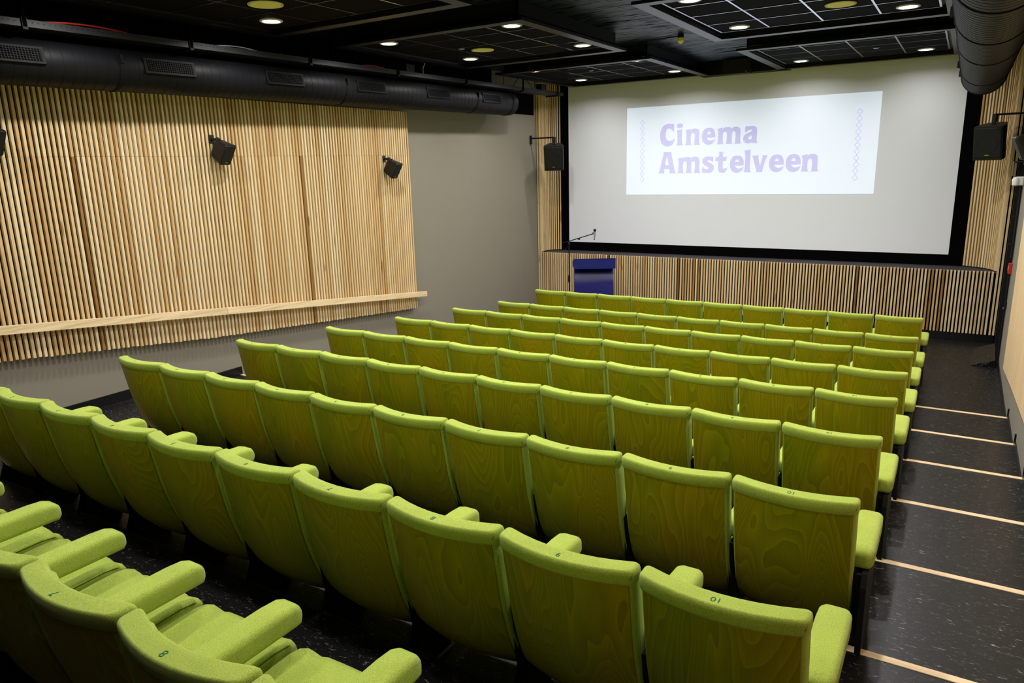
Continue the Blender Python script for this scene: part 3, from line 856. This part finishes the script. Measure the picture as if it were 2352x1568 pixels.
for k in range(-1, 6):
    ya = 2.92 + 1.43 * k
    g = obj('grille', box(0.0, 0.022, -0.27, 0.27, -0.072, 0.072, 0.003, 1), 'duct_dark', dL)
    g.location = (0.198 * math.cos(ang) - 0.012, ya + 0.25 - 0.6, 0.198 * math.sin(ang))
    g.rotation_euler = (0, -ang, 0)
    obj('dark_opening', box(0.0222, 0.0232, -0.245, 0.245, -0.05, 0.05), 'velvet', g)
    bm = bmesh.new()
    for i in range(21):
        yy = -0.235 + 0.0235 * i
        bx(bm, 0.0225, 0.027, yy - 0.003, yy + 0.003, -0.05, 0.05)
    for i in range(5):
        zz = -0.036 + 0.018 * i
        bx(bm, 0.0232, 0.0256, -0.245, 0.245, zz - 0.002, zz + 0.002)
    obj('louvers', bm, 'duct_dark', g)
# suspension rods of the duct clamps
for cy_ in (1.3, 4.11, 7.02, 9.93, 11.0):
    zc = 3.716 + (cy_ - 0.6) * 0.01127
    o = obj('clamp_rod', cyl((0.0, cy_ - 0.6, 0.19), (0.0, cy_ - 0.6, ZS - zc + 0.0), 0.005, 6), 'black', dL)
    obj('clamp_bolt', box(0.190, 0.214, cy_ - 0.6 - 0.012, cy_ - 0.6 + 0.012, 0.03, 0.11, 0.002, 1), 'seam', dL)
dR = duct('ventilation_duct', (0.055, 0.6, 3.757), (0.055, 11.42, 3.757), 0.25, 0.085, [1.5, 3.6, 4.95, 6.3, 7.7, 9.95, 11.35], 'large black ribbed ventilation duct overhead on the right', rib=0.0)
for cy_ in (1.5, 3.6, 6.3, 9.95, 11.1):
    obj('clamp_rod', cyl((-0.262, cy_ - 0.6, -0.02), (-0.262, cy_ - 0.6, ZS - 3.757), 0.006, 6), 'black', dR)
    obj('clamp_bolt', box(-0.275, -0.24, cy_ - 0.6 - 0.015, cy_ - 0.6 + 0.015, -0.04, 0.03, 0.003, 1), 'seam', dR)

# ------------------------------------------------------------------ cable tray
ct = thing('cable_tray', (-6.75, 0, 3.98), label='long perforated black cable tray hanging above the left duct', cat='cable tray')
def tz(y): return 0.0 + 0.006 * (y - 3)
segs = [(0.6, 3.29), (3.29, 6.3), (6.3, 9.5), (9.5, 12.7)]
for a_, b_ in segs:
    bm = bmesh.new()
    for x0, x1, z0, z1 in ((0.108, 0.110, 0.0, 0.060), (-0.110, -0.108, 0.0, 0.060), (-0.110, 0.110, 0.0, 0.002), (0.100, 0.108, 0.058, 0.060)):
        v = bx(bm, x0, x1, a_, b_, z0, z1)
        for q in v: q.co.z += tz(q.co.y)
    obj('tray_section', bm, 'tray', ct)
bm = bmesh.new()
y = 0.7
while y < 12.65:
    bx(bm, 0.1102, 0.1106, y - 0.004, y + 0.004, tz(y) + 0.034, tz(y) + 0.040)
    y += 0.045
o = obj('perforations', bm, 'velvet', ct); o['kind'] = 'stuff'
for yb in (0.9, 3.29, 4.81, 6.37, 7.93, 9.52, 11.2, 12.45):
    bm = bmesh.new()
    bx(bm, -0.13, 0.125, yb - 0.02, yb + 0.02, tz(yb) - 0.02, tz(yb) - 0.001)
    bx(bm, 0.111, 0.122, yb - 0.02, yb + 0.02, tz(yb) - 0.02, tz(yb) + 0.075)
    obj('tray_bracket', bm, 'black', ct)
    obj('hanger', box(0.112, 0.124, yb - 0.015, yb + 0.015, tz(yb) - 0.02, ZS - 3.98), 'velvet', ct)
def cable(name, pts, r, mat, label):
    cat = 'cable'
    c = smooth_pts([p + () for p in [(p[0], p[1]) for p in pts]], n=4)
    bm = bmesh.new(); tube(bm, pts, r, 8)
    return tag(obj(name, bm, mat, smooth=True), label, cat)
def arc(y0, y1, z0, h, x=-6.66, n=12, dz=0.0):
    return [(x - 0.02 * math.sin(PI * i / n), y0 + (y1 - y0) * i / n, z0 + dz * i / n + h * math.sin(PI * i / n)) for i in range(n + 1)]
cable('red_cable', arc(3.35, 4.35, 4.025, 0.045), 0.008, 'redcable', 'red cable arching over the cable tray at the upper left')
cable('white_cable', arc(5.05, 5.75, 4.04, 0.035), 0.006, 'whitecable', 'white cable arching over the cable tray above the second grille')
cable('red_cable', arc(7.2, 7.8, 4.055, 0.03), 0.006, 'redcable', 'short red cable on the cable tray above the middle grilles')
cable('black_cable', arc(10.9, 11.6, 4.06, 0.2), 0.006, 'black', 'thin black cable looping above the far end of the tray')
cable('yellow_cable', [(-6.70, 8.55, 4.05), (-6.71, 8.56, 4.15), (-6.69, 8.6, 4.25), (-6.7, 8.6, 4.4)], 0.005, 'cream', 'dull yellow cables rising from the tray behind the middle island')
for yy, l in ((8.2, 'black junction box on the tray behind the middle ceiling island'), (11.95, 'black junction box on the tray beside the front left island')):
    t = thing('junction_box', (-6.70, yy, tz(yy) + 3.98 + 0.061), label=l, cat='junction box')
    obj('box_body', box(-0.06, 0.06, -0.09, 0.09, 0.0, 0.10, 0.006), 'black', t)
    obj('cable_gland', cyl((0.0, 0.09, 0.05), (0.0, 0.13, 0.05), 0.015, 10), 'tray', t)

# ================================================================== SEATS
SWID = 0.525
FZ = [0.13, 0.18, 0.25, 0.32, 0.40, 0.50, 0.59, 0.66, 0.73, 0.79, 0.85, 0.87]
FY = [0.270, 0.212, 0.152, 0.118, 0.090, 0.062, 0.043, 0.032, 0.020, 0.010, 0.0, -0.003]
def fprof(z): return interp(z, FZ, FY)
def sag(x): return -0.056 + 0.054 * (2 * x / SWID) ** 2

def seat_pad():
    loops = []
    rows = [(0.205, 0.012, 0.030, 0.010), (0.215, 0.002, 0.048, 0.006), (0.28, 0.006, 0.070, 0.004), (0.34, 0.006, 0.080, 0.004), (0.42, 0.006, 0.088, 0.004), (0.50, 0.006, 0.092, 0.004), (0.58, 0.006, 0.094, 0.004), (0.66, 0.006, 0.094, 0.004),
            (0.74, 0.006, 0.094, 0.004), (0.800, 0.006, 0.092, 0.004), (0.809, 0.004, 0.088, 0.002), (0.815, 0, 0.084, -0.003), (0.848, 0, 0.082, -0.002), (0.858, 0.0012, 0.080, -0.001), (0.8645, 0.005, 0.078, 0.0), (0.8675, 0.011, 0.076, 0.0), (0.868, 0.016, 0.075, 0.0)]
    for z, ins, t, off in rows:
        w_ = SWID - 2 * ins; d = t - 1.3 * ins
        lp = rrect(w_, d, 0.020 if z > 0.8 else 0.014, 3)
        # subdivide the long straight sides so the curve in plan shows
        dense = []
        for i, p in enumerate(lp):
            q = lp[(i + 1) % len(lp)]
            dense.append(p)
            if abs(q[0] - p[0]) > 0.2:
                for k in range(1, 8): dense.append((p[0] + (q[0] - p[0]) * k / 8, p[1] + (q[1] - p[1]) * k / 8))
        loops.append([(u, sag(u) + fprof(z) + off + t / 2 + v, z) for u, v in dense])
    bm = loft(loops)
    return bm

def seat_shell():
    bm = bmesh.new()
    zs = [0.13, 0.155, 0.18, 0.215, 0.25, 0.30, 0.35, 0.40, 0.46, 0.52, 0.58, 0.64, 0.70, 0.76, 0.811]
    xs = [(-1 + 2 * i / 10) * (SWID / 2 - 0.018) for i in range(11)]
    R, F = [], []
    for z in zs:
        R.append([bm.verts.new((x, sag(x) + fprof(z) + 0.001, z)) for x in xs])
        F.append([bm.verts.new((x, sag(x) + fprof(z) + 0.0125, z)) for x in xs])
    n, m = len(zs), len(xs)
    for i in range(n - 1):
        for k in range(m - 1):
            bm.faces.new((R[i][k], R[i][k + 1], R[i + 1][k + 1], R[i + 1][k]))
            bm.faces.new((F[i][k], F[i + 1][k], F[i + 1][k + 1], F[i][k + 1]))
        for k in (0, m - 1):
            bm.faces.new((R[i][k], R[i + 1][k], F[i + 1][k], F[i][k]))
    for k in range(m - 1):
        bm.faces.new((R[0][k], F[0][k], F[0][k + 1], R[0][k + 1]))
        bm.faces.new((R[-1][k], R[-1][k + 1], F[-1][k + 1], F[-1][k]))
    return bm

def shell_edge():
    bm = bmesh.new()
    xs = [(-1 + 2 * i / 12) * (SWID / 2 - 0.014) for i in range(13)]
    tube(bm, [(x, sag(x) + fprof(0.812) + 0.0002, 0.8115) for x in xs], 0.0016, 6)
    return bm

def seam_line():
    """sewn seam between the top band and the side of the pad"""
    bm = bmesh.new()
    x = SWID / 2 - 0.006
    y0 = sag(x) - 0.002
    tube(bm, [(x - 0.004, y0 + 0.002, 0.835), (x, y0 + 0.010, 0.853), (x + 0.001, y0 + 0.036, 0.860), (x, y0 + 0.066, 0.852)], 0.0018, 5)
    return bm

def seat_cushion():
    loops = []
    W_ = 0.500
    rows = [(0.165, 0.02, 0.380, 0.050), (0.172, 0.004, 0.386, 0.070), (0.20, 0.0, 0.390, 0.08), (0.25, 0, 0.394, 0.095), (0.36, 0, 0.402, 0.10), (0.46, 0, 0.408, 0.10), (0.54, 0, 0.409, 0.10), (0.585, 0.002, 0.402, 0.095), (0.612, 0.006, 0.386, 0.078), (0.625, 0.014, 0.366, 0.05), (0.629, 0.024, 0.354, 0.03)]
    for y, ins, zt, h in rows:
        lp = rrect(W_ - 2 * ins, h, 0.022, 3)
        dense = []
        for i, p in enumerate(lp):
            q = lp[(i + 1) % len(lp)]
            dense.append(p)
            if abs(q[0] - p[0]) > 0.2:
                for k in range(1, 14): dense.append((p[0] + (q[0] - p[0]) * k / 14, p[1] + (q[1] - p[1]) * k / 14))
        lp3 = []
        for u, v in dense:
            z = zt - h / 2 + v
            if v > 0:
                a = abs(u) / (W_ / 2)
                z += -0.010 * math.exp(-((a - 0.66) / 0.10) ** 2) + 0.004 * math.exp(-((a - 0.86) / 0.1) ** 2) + 0.003 * math.cos(a * 3)
            lp3.append((u, y, z))
        loops.append(lp3)
    return loft(loops)

def cushion_seam():
    bm = bmesh.new()
    ys_ = [(0.18, 0.387), (0.25, 0.391), (0.40, 0.402), (0.52, 0.406), (0.575, 0.400), (0.606, 0.384), (0.622, 0.366)]
    for s in (1,):
        tube(bm, [(s * (0.2475 - (0.010 if y > 0.6 else 0)), y, z - 0.009) for y, z in ys_], 0.0022, 5)
    return bm

def arm_rest():
    loops = []
    rows = [(0.125, 0.030, 0.04), (0.131, 0.016, 0.068), (0.146, 0.005, 0.086), (0.18, 0.0, 0.092), (0.30, 0.0, 0.092), (0.50, 0.0, 0.092), (0.560, 0.002, 0.090), (0.588, 0.007, 0.082), (0.602, 0.018, 0.060), (0.606, 0.030, 0.040)]
    for y, ins, h in rows:
        lp = rrect(0.116 - 2 * ins, h, 0.025, 4)
        drop = 0.012 if y < 0.55 else 0.012 + (y - 0.55) * 0.25
        loops.append([(u, y, 0.544 - drop + 0.012 + v) for u, v in lp])
    return loft(loops)

def side_frame():
    """black steel standard under an armrest"""
    bm = bmesh.new()
    pts = [(0.10, 0.49), (0.19, 0.49), (0.21, 0.40), (0.30, 0.29), (0.27, 0.05), (0.36, 0.02), (0.36, 0.0), (0.06, 0.0), (0.06, 0.02), (0.16, 0.05), (0.15, 0.30), (0.12, 0.38)]
    a = [bm.verts.new((-0.017, p[0], p[1])) for p in pts]
    b = [bm.verts.new((0.017, p[0], p[1])) for p in pts]
    bm.faces.new(a[::-1]); bm.faces.new(b)
    for i in range(len(pts)):
        bm.faces.new((a[i], a[(i + 1) % len(pts)], b[(i + 1) % len(pts)], b[i]))
    bmesh.ops.triangulate(bm, faces=[f for f in bm.faces if len(f.verts) > 4])
    return bm

def end_panel():
    return hull_yz([(0.10, 0.50), (0.50, 0.50), (0.52, 0.44), (0.46, 0.20), (0.44, 0.0), (0.10, 0.0), (0.08, 0.20), (0.08, 0.44)], -0.012, 0.012)

def as_mesh(name, bm, mat, smooth=True):
    bmesh.ops.recalc_face_normals(bm, faces=bm.faces)
    me = bpy.data.meshes.new(name)
    bm.to_mesh(me); bm.free()
    me.materials.append(MAT[mat])
    if smooth:
        me.polygons.foreach_set('use_smooth', [True] * len(me.polygons))
        me.set_sharp_from_angle(angle=math.radians(48))
    return me

ME = {
    'backrest_pad': as_mesh('backrest_pad', seat_pad(), 'fabric'),
    'plywood_back': as_mesh('plywood_back', seat_shell(), 'ply'),
    'back_edge': as_mesh('back_edge', shell_edge(), 'ply_edge'),
    'pad_seam': as_mesh('pad_seam', seam_line(), 'piping'),
    'seat_cushion': as_mesh('seat_cushion', seat_cushion(), 'fabric'),
    'cushion_seam': as_mesh('cushion_seam', cushion_seam(), 'piping'),
    'armrest': as_mesh('armrest', arm_rest(), 'fabric'),
    'side_frame': as_mesh('side_frame', side_frame(), 'black', False),
    'end_panel': as_mesh('end_panel', end_panel(), 'black', False),
    'under_light_block': as_mesh('under_light_block', box(-0.262, 0.262, 0.17, 0.58, 0.262, 0.292, 0.004, 1), 'black', False),  # black plate added below the cushion to keep lamp light off the floor
}
DIG = {}
for k in range(1, 11):
    me = text_mesh(str(k), 0.035)
    me.materials.append(MAT['number'])
    DIG[k] = me

SP = 0.54
ROWS = [(1, -5.656, 9.779), (2, -5.650, 8.674), (3, -5.643, 7.548), (4, -5.626, 6.373), (5, -5.628, 5.278), (6, -5.631, 4.171), (7, -5.626, 3.067), (8, -5.638, 1.98), (9, -5.668, 0.905)]
ROWN = {1: 'front row', 2: 'second row from the screen', 3: 'third row from the screen', 4: 'fourth row from the screen', 5: 'fifth row from the screen', 6: 'sixth row from the screen',
        7: 'seventh row from the screen', 8: 'eighth row from the screen', 9: 'rearmost row at lower left'}
def part(name, par, loc=(0, 0, 0)):
    o = bpy.data.objects.new(name, ME[name]); COL.objects.link(o); o.parent = par; o.location = loc
    return o
ORD = [None, 'second', 'third', 'fourth', 'fifth', 'sixth', 'seventh', 'eighth', 'ninth']
NUM = [None, 'one', 'two', 'three', 'four', 'five', 'six', 'seven', 'eight', 'nine', 'ten']
rj = random.Random(11)
for r, x0, yy in ROWS:
    z0 = STEP * max(0, r - 2)
    for k in range(1, 11):
        x = x0 + SP * (k - 1) + SWID / 2
        s = thing('cinema_seat', (x, yy + rj.uniform(-0.004, 0.004), z0))
        where = 'at the left end' if k == 1 else ('beside the right aisle' if k == 10 else ORD[10 - k] + ' from right aisle')
        tag(s, f'green cinema seat numbered {NUM[k]}, {where}, {ROWN[r]}', 'seat', 'green upholstered cinema seats')
        part('backrest_pad', s)
        pb = part('plywood_back', s)
        part('back_edge', s)
        part('pad_seam', s)
        part('seat_cushion', s)
        part('cushion_seam', s)
        part('under_light_block', s)
        hx = SP / 2 + 0.002
        part('armrest', s, (hx, 0, 0)); part('side_frame', s, (hx, 0, 0))
        if k == 1:
            part('side_frame', s, (-hx + 0.07, 0, -0.0))
        if k == 10:
            part('end_panel', s, (hx + 0.03, 0, 0))
        nm = bpy.data.objects.new('seat_number', DIG[k]); COL.objects.link(nm); nm.parent = s
        nm.location = (0.0, sag(0) + 0.030, 0.8685); nm.rotation_euler = (0, 0, PI)
        nm['label'] = f'dark green printed number {k}'

# ================================================================== LOUDSPEAKERS
def wall_speaker(loc, rz_, tilt, label, flip=1):
    """small wall speaker on a swivel bracket; local +x points into the room"""
    t = thing('wall_speaker', loc, rz_, label, 'speaker')
    obj('wall_plate', box(0.0, 0.012, -0.035, 0.035, -0.045, 0.045, 0.003, 1), 'speaker', t)
    obj('swivel_arm', cyl((0.01, 0, 0), (0.085, 0, -0.01), 0.016, 12), 'speaker', t)
    obj('swivel_joint', lathe([(0.005, -0.03), (0.024, -0.02), (0.028, 0.0), (0.024, 0.02), (0.005, 0.03)], 12), 'speaker', t, (0.085, 0, -0.01), smooth=True)
    R = Matrix.Translation((0.10, 0, -0.05)) @ Matrix.Rotation(tilt, 4, 'Y')
    bm = bmesh.new()
    loops = []
    for x, w_, h_ in ((-0.02, 0.10, 0.17), (0.0, 0.125, 0.20), (0.13, 0.158, 0.232), (0.15, 0.166, 0.24), (0.162, 0.16, 0.234)):
        loops.append([R @ Vector((x, u, v - 0.055)) for u, v in rrect(w_, h_, 0.022, 3)])
    loft(loops, bm)
    cab = obj('cabinet', bm, 'speaker', t, smooth=True)
    bm = bmesh.new()
    loops = [[R @ Vector((x, u, v - 0.055)) for u, v in rrect(w_, h_, 0.02, 3)] for x, w_, h_ in ((0.162, 0.148, 0.222), (0.168, 0.140, 0.214))]
    loft(loops, bm)
    gr = obj('front_grille', bm, 'grille', t, smooth=True)
    bm = bmesh.new(); bx(bm, 0.168, 0.170, -0.02, 0.02, -0.148, -0.138, R)
    obj('badge', bm, 'gold', gr)
    bm = bmesh.new(); bx(bm, 0.02, 0.04, -0.055, -0.035, 0.055, 0.068, R)
    obj('screw_knob', bm, 'black', t)
    return t
wall_speaker((XL + 0.085, 5.30, 3.155), math.radians(10), math.radians(30), 'small black speaker on the left slatted panel above its middle')
wall_speaker((XL + 0.085, 8.12, 2.93), math.radians(10), math.radians(30), 'small black speaker near the right end of the slatted panel')
wall_speaker((XL + 0.085, 3.02, 3.25), math.radians(8), math.radians(28), 'small black speaker cut off by the left picture edge')
wall_speaker((XR - 0.001, 8.92, 2.98), math.radians(188), math.radians(24), 'small black speaker on the right wall cut off by the frame')

def big_speaker(loc, rz_, wall_dx, label, tilt=11):
    """cabinet hanging from a horizontal arm; local -y is the front"""
    t = thing('loudspeaker', loc, rz_, label, 'speaker')
    bm = bmesh.new()
    fw, bw, d, h = 0.36, 0.23, 0.34, 0.46
    tl = 0.03
    pts = []
    for z, top in ((-h / 2, 0), (h / 2, 1)):
        for (x, y) in ((-fw / 2, -d / 2), (fw / 2, -d / 2), (fw / 2, -d / 2 + 0.12), (bw / 2, d / 2), (-bw / 2, d / 2), (-fw / 2, -d / 2 + 0.12)):
            pts.append((x, y, z))
    a = [bm.verts.new(p) for p in pts[:6]]; b = [bm.verts.new(p) for p in pts[6:]]
    bm.faces.new(a[::-1]); bm.faces.new(b)
    for i in range(6): bm.faces.new((a[i], a[(i + 1) % 6], b[(i + 1) % 6], b[i]))
    bmesh.ops.bevel(bm, geom=list(bm.edges), offset=0.006, segments=2, affect='EDGES')
    cb_ = obj('cabinet', bm, 'speaker', t)
    gr = obj('front_grille', box(-fw / 2 + 0.012, fw / 2 - 0.012, -d / 2 - 0.012, -d / 2 + 0.002, -h / 2 + 0.035, h / 2 - 0.02, 0.008), 'grille', t)
    bm = bmesh.new(); tube(bm, [(0.125 * math.cos(q), -d / 2 - 0.012, 0.0 + 0.125 * math.sin(q)) for q in (2 * PI * k / 32 for k in range(33))], 0.003, 6)
    obj('woofer_ring', bm, 'grille', gr)
    cb_.rotation_euler = (math.radians(tilt), 0, 0); gr.rotation_euler = (math.radians(tilt), 0, 0)
    obj('badge', box(-0.025, 0.025, -d / 2 - 0.015, -d / 2 - 0.011, -0.165, -0.150), 'gold', gr)
    obj('top_yoke', box(-0.025, 0.025, -0.05, 0.03, h / 2, h / 2 + 0.135, 0.004, 1), 'black', t)
    for s in (-1, 1):
        obj('handle_screw', cyl((s * 0.035, -0.03, h / 2 + 0.012), (s * 0.024, -0.03, h / 2 + 0.012), 0.009, 8), 'steel', t)
    ar = bmesh.new()
    inv = Matrix.Rotation(-rz_, 4, 'Z')
    e = inv @ Vector((wall_dx, 0, 0))
    tube(ar, [(0, 0, h / 2 + 0.125), (e.x, e.y, h / 2 + 0.125)], 0.014, 8)
    obj('support_arm', ar, 'black', t)
    pl = bmesh.new()
    sgn = 1 if wall_dx > 0 else -1
    bx(pl, wall_dx - sgn * 0.012, wall_dx, -0.03, 0.03, h / 2 + 0.02, h / 2 + 0.18, inv)
    obj('wall_plate', pl, 'black', t)
    return t
big_speaker((-6.72, 12.46, 2.93), math.radians(22), XL + 6.74, 'large black loudspeaker hanging left of the screen on a wall arm')
big_speaker((0.25, 12.36, 2.94), math.radians(-20), XR - 0.04 - 0.25, 'large black loudspeaker hanging right of the screen under the duct')

# ================================================================== LECTERN, MICROPHONE, FLOOR ITEMS
t = thing('lectern', (-5.42, 11.45, 0), math.radians(29), 'glossy dark blue lectern standing before the slatted front wall', 'lectern')
LW = 0.35
bm = bmesh.new()
prof = [(-0.10, 0.0), (-0.11, 0.15), (-0.115, 0.30), (-0.11, 0.45), (-0.095, 0.60), (-0.07, 0.75), (-0.03, 0.90), (0.02, 1.02), (0.05, 1.08)]
loft([[(-LW + 0.01, y, z), (LW - 0.01, y, z), (LW - 0.01, y + 0.025, z), (-LW + 0.01, y + 0.025, z)] for y, z in prof], bm)
obj('curved_front', bm, 'blue', t, smooth=True)
obj('foot_plate', box(-LW, LW, -0.18, 0.34, 0.0, 0.025, 0.004, 1), 'blue', t)
# top folded from sheet: fascia, desk and underside, with open ends
bm = bmesh.new()
for pa in ([(-0.24, 1.035), (-0.225, 1.035), (-0.225, 1.195), (-0.24, 1.195)], [(-0.24, 1.185), (0.26, 1.085), (0.26, 1.10), (-0.24, 1.20)], [(-0.24, 1.035), (-0.24, 1.022), (0.02, 1.06), (0.02, 1.073)], [(0.248, 1.00), (0.26, 1.00), (0.26, 1.10), (0.248, 1.10)]):
    v0 = [bm.verts.new((-LW - 0.01, y, z)) for y, z in pa]; v1 = [bm.verts.new((LW + 0.01, y, z)) for y, z in pa]
    bm.faces.new(v0[::-1]); bm.faces.new(v1)
    for i in range(4): bm.faces.new((v0[i], v0[(i + 1) % 4], v1[(i + 1) % 4], v1[i]))
obj('folded_top', bm, 'blue', t)
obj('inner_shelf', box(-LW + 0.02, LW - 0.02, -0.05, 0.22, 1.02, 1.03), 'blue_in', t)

t = thing('microphone_stand', (-5.93, 11.5, 0), 0, 'thin black microphone stand with boom left of the blue lectern', 'stand')
obj('upright', cyl((0, 0, 0.02), (0, 0, 1.38), 0.011, 10), 'black', t)
obj('height_clutch', lathe([(0.012, 0.70), (0.02, 0.73), (0.02, 0.82), (0.012, 0.86)], 12), 'black', t, smooth=True)
for q in range(3):
    a_ = 2 * PI * q / 3 + 0.4
    obj('leg', cyl((0, 0, 0.12), (0.30 * math.cos(a_), 0.30 * math.sin(a_), 0.012), 0.009, 8), 'black', t)
obj('boom', cyl((-0.16, 0.02, 1.405), (0.50, -0.05, 1.60), 0.008, 8), 'black', t)
obj('boom_joint', lathe([(0.012, 1.37), (0.02, 1.38), (0.02, 1.42), (0.012, 1.44)], 12), 'black', t, smooth=True)
obj('boom_knob', cyl((0.22, -0.025, 1.50), (0.22, -0.07, 1.505), 0.016, 10), 'black', t)
obj('wing_screw', cyl((-0.02, 0, 1.36), (-0.075, -0.01, 1.30), 0.006, 8), 'black', t)
t = thing('microphone', (-5.93 + 0.53, 11.44, 1.575), 0, 'silver grey handheld microphone clipped to the boom end', 'microphone')
t.rotation_euler = (0, math.radians(3), 0)
t.scale = (0.78, 0.78, 0.72)
obj('microphone_body', lathe([(0.012, -0.085), (0.014, -0.06), (0.019, 0.0), (0.022, 0.09)], 16), 'mic', t, smooth=True)
obj('grille_head', lathe([(0.022, 0.09), (0.031, 0.105), (0.032, 0.13), (0.024, 0.15), (0.008, 0.158)], 16), 'black', t, smooth=True)
obj('battery_cap', lathe([(0.006, -0.11), (0.012, -0.105), (0.013, -0.085)], 12), 'black', t, smooth=True)
obj('clip', cyl((-0.05, 0, 0.055), (-0.018, 0, 0.06), 0.012, 8), 'black', t)

# sloping wedge cover on the floor by the right wall
t = thing('floor_wedge', (0.30, 11.2, 0), 0, 'low black floor wedge near the right wall below the slatted front', 'ramp')
bm = bmesh.new()
v = [bm.verts.new(p) for p in ((0, 0, 0.002), (0.0, 0.98, 0.002), (0.285, 0.98, 0.12), (0.27, 0.0, 0.10), (0.27, 0, 0.001), (0.285, 0.98, 0.001), (0.0, 0, 0.001), (0, 0.98, 0.001))]
for f in ((0, 3, 2, 1), (6, 4, 3, 0), (7, 1, 2, 5), (4, 5, 2, 3), (6, 7, 5, 4), (6, 0, 1, 7)): bm.faces.new([v[i] for i in f])
obj('sloping_top', bm, 'lino', t)
obj('fixing_screw', cyl((0.20, 0.35, 0.077), (0.20, 0.35, 0.082), 0.010, 8), 'steel', t)

# red call point, white box, brackets and conduits at the end of the right wall
t = thing('fire_call_point', (XR, 11.32, 1.315), 0, 'red fire call point at the far end of the right grey wall', 'alarm')
obj('call_box', box(-0.042, 0.0, -0.045, 0.045, -0.068, 0.068, 0.005), 'red', t)
obj('call_window', box(-0.044, -0.042, -0.028, 0.028, -0.03, 0.03), 'white', t)
t = thing('emergency_lamp', (XR, 11.35, 2.42), 0, 'small white emergency lamp high on the right wall end', 'lamp')
obj('lamp_housing', box(-0.09, 0.0, -0.025, 0.025, -0.05, 0.06, 0.012), 'white', t)
obj('lamp_cover', lathe([(0.01, -0.06), (0.04, -0.045), (0.045, 0.02), (0.03, 0.05), (0.01, 0.055)], 14), 'white', t, (-0.085, 0, 0.0), smooth=True)
t = thing('wall_hook_arm', (XR, 11.38, 2.66), 0, 'short black arm with grey tab above the white lamp', 'bracket')
obj('mount', box(-0.03, 0.0, -0.03, 0.03, -0.04, 0.04, 0.006), 'black', t)
obj('arm', cyl((-0.02, 0, 0), (-0.13, 0, 0), 0.010, 8), 'black', t)
obj('drop_tab', box(-0.14, -0.125, -0.01, 0.01, -0.17, 0.01, 0.002, 1), 'steel', t)
t = thing('conduit_pipe', (XR - 0.02, 11.405, 0), 0, 'black conduit running down the far edge of the right wall', 'conduit')
obj('pipe', cyl((0, 0, 1.44), (0, 0, 2.36), 0.013, 8), 'black', t)
for z in (1.62, 1.98, 2.25):
    obj('pipe_clip', box(-0.045, 0.0, -0.012, 0.012, z - 0.01, z + 0.01), 'black', t)
obj('lower_pipe', cyl((0, 0, 0.1), (0, 0, 1.28), 0.009, 8), 'black', t)
t = thing('door_latch', (XR, 11.36, 0.82), 0, 'small metal latch low at the far right wall edge', 'latch')
obj('latch_plate', box(-0.02, 0.0, -0.02, 0.02, -0.05, 0.05, 0.003, 1), 'black', t)
obj('latch_ring', cyl((-0.03, 0, -0.03), (-0.03, 0, -0.05), 0.012, 8), 'steel', t)
